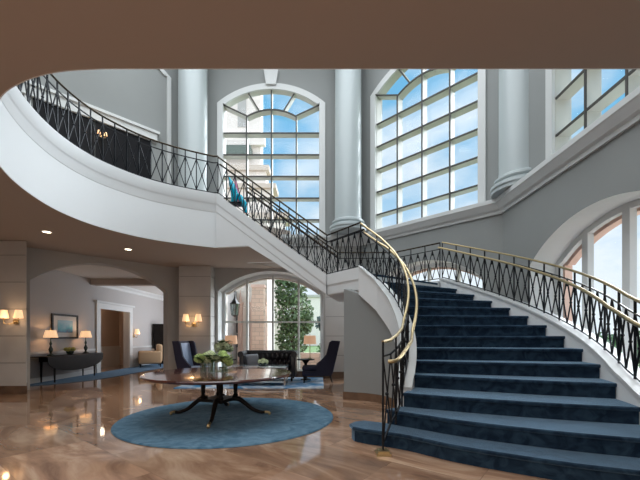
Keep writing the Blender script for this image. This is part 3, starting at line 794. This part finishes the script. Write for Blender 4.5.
def vase_flowers(x, y, z, h, r, balls, label, seed):
    o = thing('flower_vase', label, 'vase of flowers', (x, y, z))
    b = MB(); n = 20
    b.lathe([(r, 0), (r, h), (r-.006, h), (r-.006, .012), (.001, .012)], n=n); b.build('vase', M_vase, o, True)
    rnd = random.Random(seed)
    b = MB()
    for i in range(9):
        a = rnd.random()*6.28; b.tube([(.3*r*math.cos(a), .3*r*math.sin(a), .02), (.6*r*math.cos(a+1), .6*r*math.sin(a+1), h+.03)], .005, 5)
    b.build('stems', M_leaf, o)
    b = MB()
    for i, (bx, by, bz, br) in enumerate(balls):
        flower_ball(b, (bx, by, h+bz), br, seed+i)
    b.build('blossoms', M_hyd if seed % 2 else M_hydw, o, True)
    b = MB()
    for i in range(14):
        a = rnd.random()*6.28; leaf(b, (.6*r*math.cos(a), .6*r*math.sin(a), h+.0+.10*rnd.random()), (math.cos(a), math.sin(a), .35), .16+.05*rnd.random(), .09)
    b.build('leaves', M_leaf, o)
TT = .77
vase_flowers(-2.02, 6.15, TT, .17, .055, [(-.07, 0, .07, .085), (.06, -.04, .10, .08)], 'leftmost of three glass vases of green hydrangeas on the round table', 11)
vase_flowers(-1.85, 6.05, TT, .18, .06, [(-.02, 0, .12, .085), (.08, .05, .06, .07), (-.08, .06, .04, .07)], 'middle of three glass vases of pale green hydrangeas on the round table', 24)
vase_flowers(-1.66, 6.18, TT, .17, .055, [(0, 0, .07, .085), (.07, .02, .0, .07), (-.05, .05, .13, .08)], 'rightmost of three glass vases of green hydrangeas on the round table', 35)

# ------------------------------------------------------------------ seating by the window
def wing_chair(x, y, rz, label, inner_m):
    """faces +x in local space"""
    o = thing('wing_chair', label, 'chair', (x, y, .018), rz)
    b = MB(); b.rbox(-.26, .56, -.33, .33, .20, .36, .04); b.build('seat', M_navy, o, True)
    b = MB(); b.rbox(-.20, .56, -.31, .31, .36, .49, .05); b.build('seat_cushion', inner_m, o, True)
    M = Matrix.Translation((-.28, 0, .25)) @ Matrix.Rotation(math.radians(-13), 4, 'Y')
    b = MB(); b.rbox(-.06, .05, -.33, .33, 0, 1.0, .04, M); b.build('backrest', M_navy, o, True)
    b = MB(); b.rbox(.045, .10, -.27, .27, .16, .93, .02, M); b.build('back_cushion', inner_m, o, True)
    for s in (-1, 1):
        b = MB(); pts = [(-.30, .22), (.16, .22), (.14, .52), (.0, .62), (-.16, .80), (-.26, 1.18), (-.34, 1.24), (-.56, 1.23), (-.44, .70)]
        b.extr([(px, s*.36-.03, pz) for px, pz in pts], (0, .06, 0)); b.build('wing', M_navy, o)
    for sx, sy in ((.50, -.28), (.50, .28), (-.26, -.28), (-.26, .28)):
        b = MB(); dx = .0 if sx > 0 else -.08
        b.tube([(sx, sy, .24), (sx+dx, sy, 0)], [.03, .018], 8); b.build('leg', M_darkwood, o)
    return o
wing_chair(.03, 10.75, PI, 'tall navy wing chair facing left beside the right end of the sofa', M_navy)
wc = wing_chair(-3.72, 10.5, math.radians(-20), 'tall navy wing chair with pale blue inner back in front of the stone pier', M_lightblue); wc.scale = (.92, .86, 1)
# a chesterfield sofa
sf = thing('chesterfield_sofa', 'black tufted chesterfield sofa with its back to the arched window', 'sofa', (-1.60, 11.2, .018)); sf.scale = (.90, 1, 1)
b = MB(); b.rbox(-.82, .82, -.42, .35, .16, .30, .03); b.build('base_frame', M_chester, sf, True)
for s in (-1, 1):
    b = MB(); b.rbox(-.38+s*.38, .38+s*.38, -.45, .2, .30, .46, .05); b.build('seat_cushion', M_chester, sf, True)
# tufted back
b = MB(); nx, nz = 60, 16; vs = []; W = 1.7; H = .50
for j in range(nz+1):
    for i in range(nx+1):
        u = i/nx; v = j/nz; row = v*3; col = u*10
        q = abs(math.sin(PI*(col+row*.5)))*abs(math.sin(PI*(col-row*.5)))
        y = .22-.05*math.sqrt(q)-(.06*math.sin(v*PI/2) if v > .6 else .03*v)
        vs.append((-W/2+W*u, y, .36+H*v))
for j in range(nz+1):
    for i in range(nx+1): vs.append((-W/2+W*i/nx, .40, .36+H*j/nz))
K = (nx+1)*(nz+1); fs = []
for j in range(nz):
    for i in range(nx):
        a = j*(nx+1)+i; fs += [(a, a+1, a+nx+2, a+nx+1), (K+a, K+a+nx+1, K+a+nx+2, K+a+1)]
for i in range(nx): a = nz*(nx+1)+i; fs.append((a, a+1, K+a+1, K+a)); fs.append((i, K+i, K+i+1, i+1))
for j in range(nz):
    a = j*(nx+1); c = a+nx; fs += [(a, a+nx+1, K+a+nx+1, K+a), (c, K+c, K+c+nx+1, c+nx+1)]
b.add(vs, fs); b.tube([(-.86, .27, .86), (.86, .27, .86)], .065, 14); b.build('backrest', M_chester, sf, True)
for s in (-1, 1):
    b = MB(); b.rbox(s*.86-.09, s*.86+.09, -.44, .38, .14, .80, .04); b.tube([(s*.90, -.46, .82), (s*.90, .36, .82)], .10, 16); b.build('arm', M_chester, sf, True)
for sx, sy in ((-.82, -.38), (.82, -.38), (-.82, .33), (.82, .33)):
    b = MB(); b.lathe([(.02, 0), (.035, .05), (.03, .15)], c=(sx, sy, 0), n=12); b.build('foot', M_darkwood, sf, True)
b = MB(); M = Matrix.Translation((-.60, -.02, .64)) @ Matrix.Rotation(.35, 4, 'X') @ Matrix.Rotation(.2, 4, 'Z'); b.rbox(-.2, .2, -.06, .06, -.18, .18, .055, M)
tag(b.build('throw_pillow', M_silver, None, True, (-1.54, 11.2, .018)), 'silver blue cushion at the left end of the black sofa', 'cushion')
# coffee table
ct = thing('coffee_table', 'low mirrored coffee table in front of the black sofa', 'table', (-1.72, 10.1, .018))
b = MB(); b.rbox(-.80, .80, -.40, .40, .50, .54, .01); b.build('tabletop', M_mirror, ct, True)
for sx, sy in ((-.75, -.35), (.75, -.35), (-.75, .35), (.75, .35)):
    b = MB(); b.box(sx-.025, sx+.025, sy-.025, sy+.025, 0, .5); b.build('leg', mat('nickel', (.6, .6, .6), .2, 1), ct)
b = MB(); b.rbox(-.74, .74, -.34, .34, .10, .125, .008); b.build('lower_shelf', M_mirror, ct, True)
bw = thing('flower_bowl', 'low bowl of white hydrangeas on the coffee table', 'bowl of flowers', (-1.62, 10.1, .558))
b = MB(); b.lathe([(.05, 0), (.10, .03), (.12, .08), (.11, .085), (.09, .04), (.01, .02)], n=20); b.build('bowl', M_ceramic, bw, True)
b = MB()
for i, (dx, dy, dz) in enumerate(((-.08, 0, .11), (.08, .0, .11), (0, -.07, .12), (0, .06, .14))): flower_ball(b, (dx, dy, dz), .07, 50+i, 40)
b.build('blossoms', M_hydw, bw, True)
# side tables with lamps
def side_table(x, y, label):
    o = thing('side_table', label, 'side table', (x, y, .018))
    b = MB(); b.lathe([(.001, .62), (.27, .625), (.28, .64), (.27, .655), (.001, .656)], n=32); b.build('tabletop', M_darkwood, o, True)
    b = MB(); b.lathe([(.16, 0), (.165, .02), (.05, .06), (.03, .15), (.025, .35), (.05, .52), (.13, .62)], n=20); b.build('pedestal', M_darkwood, o, True)
side_table(-2.92, 11.2, 'dark pedestal side table left of the black sofa')
side_table(-.45, 11.2, 'dark pedestal side table between the black sofa and right wing chair')
def table_lamp(x, y, z, sc, label, shade_m, base_m, prof, sh, group=None):
    o = thing('table_lamp', label, 'lamp', (x, y, z), group=group)
    b = MB(); b.lathe([(r*sc, h*sc) for r, h in prof], n=20); b.build('lamp_base', base_m, o, True)
    r0, r1, h0, h1 = sh; n = 28
    b = MB(); b.lathe([(r0*sc, h0*sc), (r1*sc, h1*sc), (r1*sc-.005, h1*sc), (r0*sc-.005, h0*sc)], n=n); b.f = b.f[:-2]
    b.f += [(3*n+k, 3*n+(k+1) % n, (k+1) % n, k) for k in range(n)]
    b.build('lamp_shade', shade_m, o, True)
    b = MB(); b.lathe([(.012*sc, prof[-1][1]*sc-.01), (.006*sc, h1*sc+.03), (.012*sc, h1*sc+.05), (.002, h1*sc+.06)], n=8); b.build('finial', M_brass, o, True)
    return o
tall = [(.07, 0), (.075, .02), (.02, .04), (.012, .1), (.012, .45)]
table_lamp(-2.82, 11.27, .675, 1, 'tan drum table lamp on the side table left of the sofa', M_shade2, M_brass, tall, (.20, .18, .47, .74))
table_lamp(-.32, 11.27, .675, 1, 'tan drum table lamp on the side table right of the sofa', M_shade2, M_brass, tall, (.20, .18, .47, .74))
# potted hydrangea on the left side table
pp = thing('potted_hydrangea', 'large round pale green potted hydrangea on the left side table', 'plant', (-3.02, 11.02, .675))
b = MB(); b.lathe([(.09, 0), (.12, .15), (.125, .16), (.11, .16), (.01, .14)], n=20); b.build('pot', M_ceramic, pp, True)
b = MB(); rnd = random.Random(5)
for i in range(9): a = i*2.4; flower_ball(b, (.22*math.cos(a)*(i/9)**.5, .22*math.sin(a)*(i/9)**.5, .50-.20*(i/9)), .12, i, 36)
b.build('blossoms', M_hydw, pp, True)
b = MB()
for i in range(40): a = rnd.random()*6.28; leaf(b, (.10*math.cos(a), .10*math.sin(a), .18+.34*rnd.random()), (math.cos(a), math.sin(a), .4), .28, .12)
b.build('leaves', M_leaf, pp)

# ------------------------------------------------------------------ console table and picture in the lounge
co = thing('console_table', 'dark drop-leaf console table against the wall under the picture', 'table', (-8.1, 11.5, .012))
b = MB(); b.rbox(-.27, .25, -1.32, 1.32, .76, .79, .01); b.build('tabletop', M_darkwood, co, True)
b = MB(); K = 30
pts = [(.262, -1.30, .775)]+[(.262, -1.30*math.cos(PI*i/K), .70-.40*math.sin(PI*i/K)**.8) for i in range(K+1)]+[(.262, 1.30, .775)]
b.extr(pts, (.022, 0, 0)); b.build('drop_leaf', M_darkwood, co)
b = MB(); b.box(-.22, .22, -1.0, 1.0, .62, .76); b.build('apron', M_darkwood, co)
for sx, sy in ((-.2, -.93), (.2, -.93), (-.2, .93), (.2, .93)):
    b = MB(); b.tube([(sx, sy, .62), (sx, sy, 0)], [.032, .02], 4); b.build('leg', M_darkwood, co)
balus = [(.09, 0), (.09, .02), (.05, .04), (.025, .07), (.045, .13), (.055, .18), (.03, .24), (.018, .28), (.035, .33), (.02, .38), (.012, .42), (.012, .50)]
shp = (.17, .12, .50, .70)
table_lamp(-8.13, 10.72, .802, 1.1, 'lit table lamp on the left end of the console table', M_shade, M_ceramic, balus, shp)
table_lamp(-8.13, 12.32, .802, 1.1, 'lit table lamp on the right end of the console table', M_shade, M_ceramic, balus, shp)
for y in (10.72, 12.32): light('console_lamp_bulb', 'POINT', (-8.05, y, 1.5), 3, (1, .62, .32), .05)
pb = thing('flower_bowl', 'small bowl of yellow green flowers between the console lamps', 'bowl of flowers', (-8.1, 11.5, .802))
b = MB(); b.lathe([(.06, 0), (.10, .05), (.11, .11), (.1, .11), (.01, .04)], n=16); b.build('bowl', M_ceramic, pb, True)
b = MB()
for i in range(5): a = i*1.26; flower_ball(b, (.09*math.cos(a), .12*math.sin(a), .17), .07, i, 24)
b.build('blossoms', mat('yellow_green_blossom', (.42, .40, .10), .7, noise=(12, .4)), pb, True)
b = MB()
for i in range(14): a = i*.45; leaf(b, (.05*math.cos(a), .05*math.sin(a), .12), (math.cos(a), math.sin(a), .3), .24, .08)
b.build('leaves', M_leaf, pb)
pc = thing('framed_picture', 'framed teal and brown abstract landscape on the lounge wall above the console', 'picture', (XW+.005, 11.68, 1.71))
b = MB()
for a in ((-.60, .60, .34, .40), (-.60, .60, -.40, -.34), (-.60, -.54, -.34, .34), (.54, .60, -.34, .34)): b.box(0, .04, *a)
b.build('frame', M_darkwood, pc)
MB().box(0, .015, -.54, .54, -.34, .34).build('mat_board', mat('picture_mat', (.72, .72, .70), .8), pc)
b = MB(); b.box(0, .004, 0, .68, 0, .40); ob_ = b.build('canvas', painting_mat(), pc); ob_.location = (.016, -.34, -.2)

# beige armchair and dark cabinet at the far end
ac = thing('armchair', 'beige upholstered armchair against the far lounge wall', 'chair', (-7.78, 16.2, .012), math.radians(-62)); ac.scale = (1.12, 1.12, 1.1)
b = MB(); b.rbox(-.38, .38, -.40, .38, .18, .44, .05); b.build('seat', M_beige, ac, True)
b = MB(); b.rbox(-.42, .42, .26, .46, .2, .92, .07); b.build('backrest', M_beige, ac, True)
for s in (-1, 1): b = MB(); b.rbox(s*.44-.09, s*.44+.09, -.40, .42, .14, .64, .06); b.build('arm', M_beige, ac, True)
for sx, sy in ((-.42, -.34), (.42, -.34), (-.42, .38), (.42, .38)): b = MB(); b.tube([(sx, sy, .18), (sx, sy, 0)], [.03, .02], 8); b.build('leg', M_darkwood, ac)
b = MB(); M = Matrix.Translation((0, .18, .64)) @ Matrix.Rotation(-.25, 4, 'X'); b.rbox(-.2, .2, -.06, .06, -.17, .17, .05, M)
cu = b.build('throw_pillow', M_cream, None, True, (-7.85, 16.2, .012)); cu.rotation_euler = (0, 0, math.radians(-62)); tag(cu, 'cream cushion on the beige armchair', 'cushion')
cb = thing('tall_cabinet', 'tall narrow dark wood cabinet beyond the beige armchair', 'cabinet', (-7.98, 18.0, 0.012))
MB().box(-.3, .3, -.35, .35, .08, 1.92).build('body', M_darkwood, cb)
MB().box(.3, .32, -.32, -.01, .14, 1.86).build('door', M_darkwood, cb); MB().box(.3, .32, .01, .32, .14, 1.86).build('door', M_darkwood, cb)
MB().box(-.33, .35, -.38, .38, 1.92, 1.99).build('cornice', M_darkwood, cb); MB().box(-.31, .33, -.36, .36, 0, .08).build('plinth', M_darkwood, cb)

# ------------------------------------------------------------------ wall sconces and downlights
def sconce(x, y, z, face, shades, label, sc=1.0, glow=2.5):
    """face: angle of outward normal"""
    o = thing('wall_sconce', label, 'wall light', (x, y, z), face)
    b = MB(); b.tube([(.0, 0, 0), (.02, 0, 0)], .06*sc, 16); b.ball((.03, 0, 0), .03*sc, 8); b.build('back_plate', M_brass, o, True)
    for s in shades:
        yy = s*.15*sc
        b = MB(); b.tube(catmull([(.03, 0, -.01), (.09*sc, yy*.5, -.05*sc), (.12*sc, yy, -.03*sc), (.12*sc, yy, .06*sc)], 5), .009, 6)
        b.lathe([(.03*sc, 0), (.035*sc, .01), (.012*sc, .02), (.012*sc, .07*sc)], c=(.12*sc, yy, .03*sc), n=10); b.build('arm', M_brass, o, True)
        n = 20; b = MB(); b.lathe([(.085*sc, .07*sc), (.055*sc, .24*sc), (.05*sc, .24*sc), (.08*sc, .07*sc)], c=(.12*sc, yy, 0), n=n)
        b.f = b.f[:-2]+[(3*n+k, 3*n+(k+1) % n, (k+1) % n, k) for k in range(n)]
        b.build('lamp_shade', M_shade, o, True)
    v = Vector((math.cos(face), math.sin(face), 0))
    light('sconce_bulb', 'POINT', Vector((x, y, z+.12))+v*.28, glow, (1, .62, .32), .06)
sconce(-7.30, 8.53, 1.74, -PI/2, (-1, 1), 'brass two-shade wall sconce on the left stone pier', 1.15)
sconce(-4.12, 11.60, 1.78, -PI/2, (-1, 1), 'brass two-shade wall sconce on the stone pier beside the arched window', 1.35)
sc3 = sconce(XW+.01, 15.98, 1.40, 0, (0,), 'single-shade brass wall sconce on the lounge wall beside the doorway', 1.3)
b = MB()
def downlight(x, y, label):
    o = thing('recessed_downlight', label, 'ceiling light', (x, y, ZS-.012))
    b = MB(); b.lathe([(.11, 0), (.11, .011), (.08, .011), (.08, 0)], n=24, ring=True); b.build('trim_ring', M_white, o, True)
    b = MB(); b.lathe([(.078, .004), (.078, .011)], n=24); b.build('lens', M_glow, o)
    l = light('downlight_beam', 'SPOT', (x, y, ZS-.03), 60, (1, .80, .58), .05, direction=(0, 0, -1)); l.data.spot_size = 1.7; l.data.spot_blend = .6
downlight(-6.02, 7.82, 'nearer recessed ceiling light in the soffit on the left')
downlight(-5.08, 9.4, 'farther recessed ceiling light in the soffit, nearer the stone pier')
s2 = sconce(*WL(-.15, -.10, 7.18), math.radians(-45), (-1, 1), 'small brass two-light sconce on the dark double door upstairs', .55, 1.5)

# ------------------------------------------------------------------ outdoors
struct(MB().box(-60, 60, 12.9, 120, -.35, -.25).box(13, 60, -20, 12.9, -.35, -.25).build('ground_lawn', M_grass))
struct(MB().box(5.35, 13, -20, 12.9, -.35, -.25).build('ground_bounce_paving', M_pave))  # pinkish paving added here to bounce brighter light onto the window reveals
struct(MB().box(-14, 4, 13.0, 20, -.25, -.15).build('ground_terrace', M_pave))
def gothic(F, mb, u, z0, w_, h):
    P = [F(u-w_/2, -.04, z0), F(u+w_/2, -.04, z0), F(u+w_/2, -.04, z0+h*.7), F(u+w_*.3, -.04, z0+h*.88), F(u, -.04, z0+h), F(u-w_*.3, -.04, z0+h*.88), F(u-w_/2, -.04, z0+h*.7)]
    mb.extr(P, F.n*.06)
# tall cream building behind
tb = thing('cream_building', 'tall cream stone building filling the left half of the central upper window', 'building', (-10, 30, -.25))
b = MB(); b.box(-12, 5.0, 0, 1.2, 0, 26); b.box(-12, 5.4, -.4, 0, 17.6, 18.3); b.box(-12, 5.6, -.6, 0, 24, 24.6); b.build('wall', M_tower, tb)
b = MB(); b.prism([(-12, -2), (7.2, -2), (7.2, -1.2), (-12, -1.2)], 0, 11.2); b.build('lower_wing', M_tower, tb)
b = MB(); b.box(-12, 6.2, -1.6, -1.0, 11.2, 13.6); b.box(-12, 5.6, -1.2, .3, 13.6, 15.2); b.build('stepped_gable', M_tower, tb)
b = MB(); b.box(-12, 6.5, -1.9, 0, 13.4, 13.75); b.box(-12, 7.5, -2.3, 0, 10.9, 11.3); b.box(-12, 5.9, -1.5, 0, 15.0, 15.4); b.build('cornice', mat('cream_cornice', (.60, .50, .43), .9), tb)
b = MB(); b.box(1.9, 4.3, -.9, 0, 16.6, 17.3); b.build('balcony_rail', mat('verdigris_metal', (.10, .13, .11), .7), tb)
for ux in (1.6, 3.4):
    for z in (19.3,):
        b = MB(); b.box(ux-.35, ux+.35, -.06, 0.05, z, z+2.6); b.build('window', mat('pale_window', (.40, .38, .36), .4), tb)
# gothic cream facade close to the terrace
gf = thing('gothic_facade', 'pale stone facade with pointed windows outside the left side of the lower window', 'building', (-5.6, 19.2, -.2))
FG = Fr((0, 0), (1, 0), (0, 1))
b = MB(); b.box(-4, 2.75, 0, 3, 0, 8); b.build('wall', M_facade, gf)
for u in (-.35, .10, .62, .98, 2.28):
    b = MB(); gothic(FG, b, u, 1.0, .34, 3.2); b.build('window', M_pane, gf)
    b = MB()
    for zz in (1.7, 2.4): b.box(u-.17, u+.17, -.06, -.04, zz, zz+.06)
    b.build('window_bars', M_facade, gf)
for u in (-.6, -.12, .36, 1.32, 1.98, 2.6):
    b = MB(); b.box(u-.1, u+.1, -.25, 0, 0, 3.3); b.prism([(u-.14, -.3), (u+.14, -.3), (u+.14, 0), (u-.14, 0)], 3.3, 3.4); b.lathe([(.1, 3.4), (.01, 4.1)], c=(u, -.14, 0), n=4); b.build('buttress', M_pinkstone, gf)
# square stone pillar
pl = thing('stone_pillar', 'square pink stone pillar outside the lower window', 'pillar', (-3.0, 17.4, -.2))
b = MB(); b.box(-.29, .29, -.29, .29, 0, 3.95); b.build('shaft', M_stone, pl)
b = MB(); b.box(-.33, .33, -.33, .33, 3.95, 4.08); b.box(-.33, .33, -.33, .33, 0, .35); b.build('cap', M_pinkstone, pl)
# hanging lantern
ln = thing('hanging_lantern', 'black metal lantern hanging outside the left part of the lower window', 'lantern', (-3.10, 12.92, 2.15))
b = MB()
for a in range(6): q = a*PI/3; b.tube([(.12*math.cos(q), .12*math.sin(q), 0), (.17*math.cos(q), .17*math.sin(q), .42)], .012, 4)
b.lathe([(.19, .42), (.16, .46), (.05, .60), (.02, .72), (.03, .75), (.002, .80)], n=6); b.lathe([(.03, -.05), (.13, 0), (.02, .02)], n=6); b.build('cage', M_bulb, ln)
b = MB(); b.lathe([(.11, .02), (.155, .41)], n=6); b.build('lantern_glass', M_vase, ln)
b = MB(); b.tube([(0, 0, .74), (0, 0, 1.12)], .012, 5); b.build('hanging_rod', M_bulb, ln)
def tree(x, y, z0, blobs, trunk_h, name, label, m, n=900, ls=.16, seed=1):
    o = thing(name, label, 'tree', (x, y, z0)); rnd = random.Random(seed)
    b = MB(); b.tube([(0, 0, 0), (.05, 0, trunk_h*.5), (0, 0, trunk_h)], [.14, .10, .04], 8); b.build('trunk', M_bark, o, True)
    b = MB()
    for bx, by, bz, br, bh in blobs:
        for i in range(n):
            v = Vector((rnd.gauss(0, 1), rnd.gauss(0, 1), rnd.gauss(0, 1))).normalized()*(.55+.5*rnd.random())
            c = Vector((bx+v.x*br, by+v.y*br, bz+v.z*bh))
            a = Vector((rnd.uniform(-1, 1), rnd.uniform(-1, 1), rnd.uniform(-1, 1))).normalized(); s = a.orthogonal().normalized()*ls*.4; a = a*ls
            b.add([c-a*.5, c+s, c+a*.5, c-s], [(0, 1, 2, 3)])
    b.build('foliage', m, o)
tree(-1.45, 18.6, -.25, [(0, 0, 1.6, .85, 1.1), (.1, 0, 2.9, 1.0, 1.1), (-.1, 0, 4.1, .85, 1.0), (0, 0, 4.9, .5, .7), (.5, 0, 2.4, .6, .7)], 4.6, 'dense_tree', 'tall dense dark green tree right of the stone pillar outside', M_tree, 950, .2, 3)
tree(.55, 21.5, -.25, [(.4, 0, 3.0, .9, .8), (-.1, 0, 2.4, .7, .6), (.8, 0, 4.2, .7, .9)], 3.5, 'small_tree', 'airy blue green tree at the right edge of the lower window', M_tree2, 420, .22, 4)
tree(-.2, 17.2, -.25, [(0, 0, .45, .45, .4), (1.0, .3, .5, .5, .45), (.6, 1.0, .9, .55, .5)], .4, 'garden_shrub', 'low green shrubs on the lawn right of the dense tree', M_leaf, 300, .12, 6)
# low terrace wall and grass patch
tag(MB().box(-.9, 3, 16.2, 16.6, -.2, .62).build('terrace_wall', M_stone), 'low pink stone wall outside the right part of the lower window', 'wall')
# distant pale building at right of centre window
db = thing('distant_building', 'pale distant building behind the trees', 'building', (1.2, 60, -.25))
MB().box(-6.5, 4, 0, 8, 0, 8.2).build('wall', mat('pale_haze_wall', (.86, .80, .77), .9), db); MB().box(-6.8, 4.3, -.3, 8.3, 8.2, 8.6).build('roof', mat('pale_roof', (.5, .5, .48), .9), db)
# greenery beyond the right window
for i, (x, y, r) in enumerate(((9, 9.5, 1.3), (9.4, 7.4, 1.2), (9, 11.8, 1.4))):
    tree(x, y, -.3, [(0, 0, 1.0, r, .75), (.2, .5, 1.35, r*.7, .5)], .8, 'garden_bush', ('green bush seen low through the right arched window, nearer the stair middle', 'green bush seen low through the right arched window, nearest the camera', 'green bush seen low through the right arched window, farthest back')[i], M_leaf, 450, .22, 20+i)

# ------------------------------------------------------------------ groups for repeated things
GR = {'column': 'white columns around the atrium', 'stair_railing': 'lattice railings of the staircase', 'wing_chair': 'navy wing chairs by the window',
      'flower_vase': 'vases on the round table', 'wall_sconce': 'brass wall sconces', 'recessed_downlight': 'recessed lights in the soffit',
      'side_table': 'side tables beside the sofa', 'table_lamp': 'table lamps', 'garden_bush': 'bushes beyond the right window', 'flower_bowl': 'flower bowls', 'throw_pillow': 'cushions'}
for o in list(C.objects):
    base = o.name.split('.')[0]
    if o.parent is None and base in GR and 'label' in o: o['group'] = GR[base]
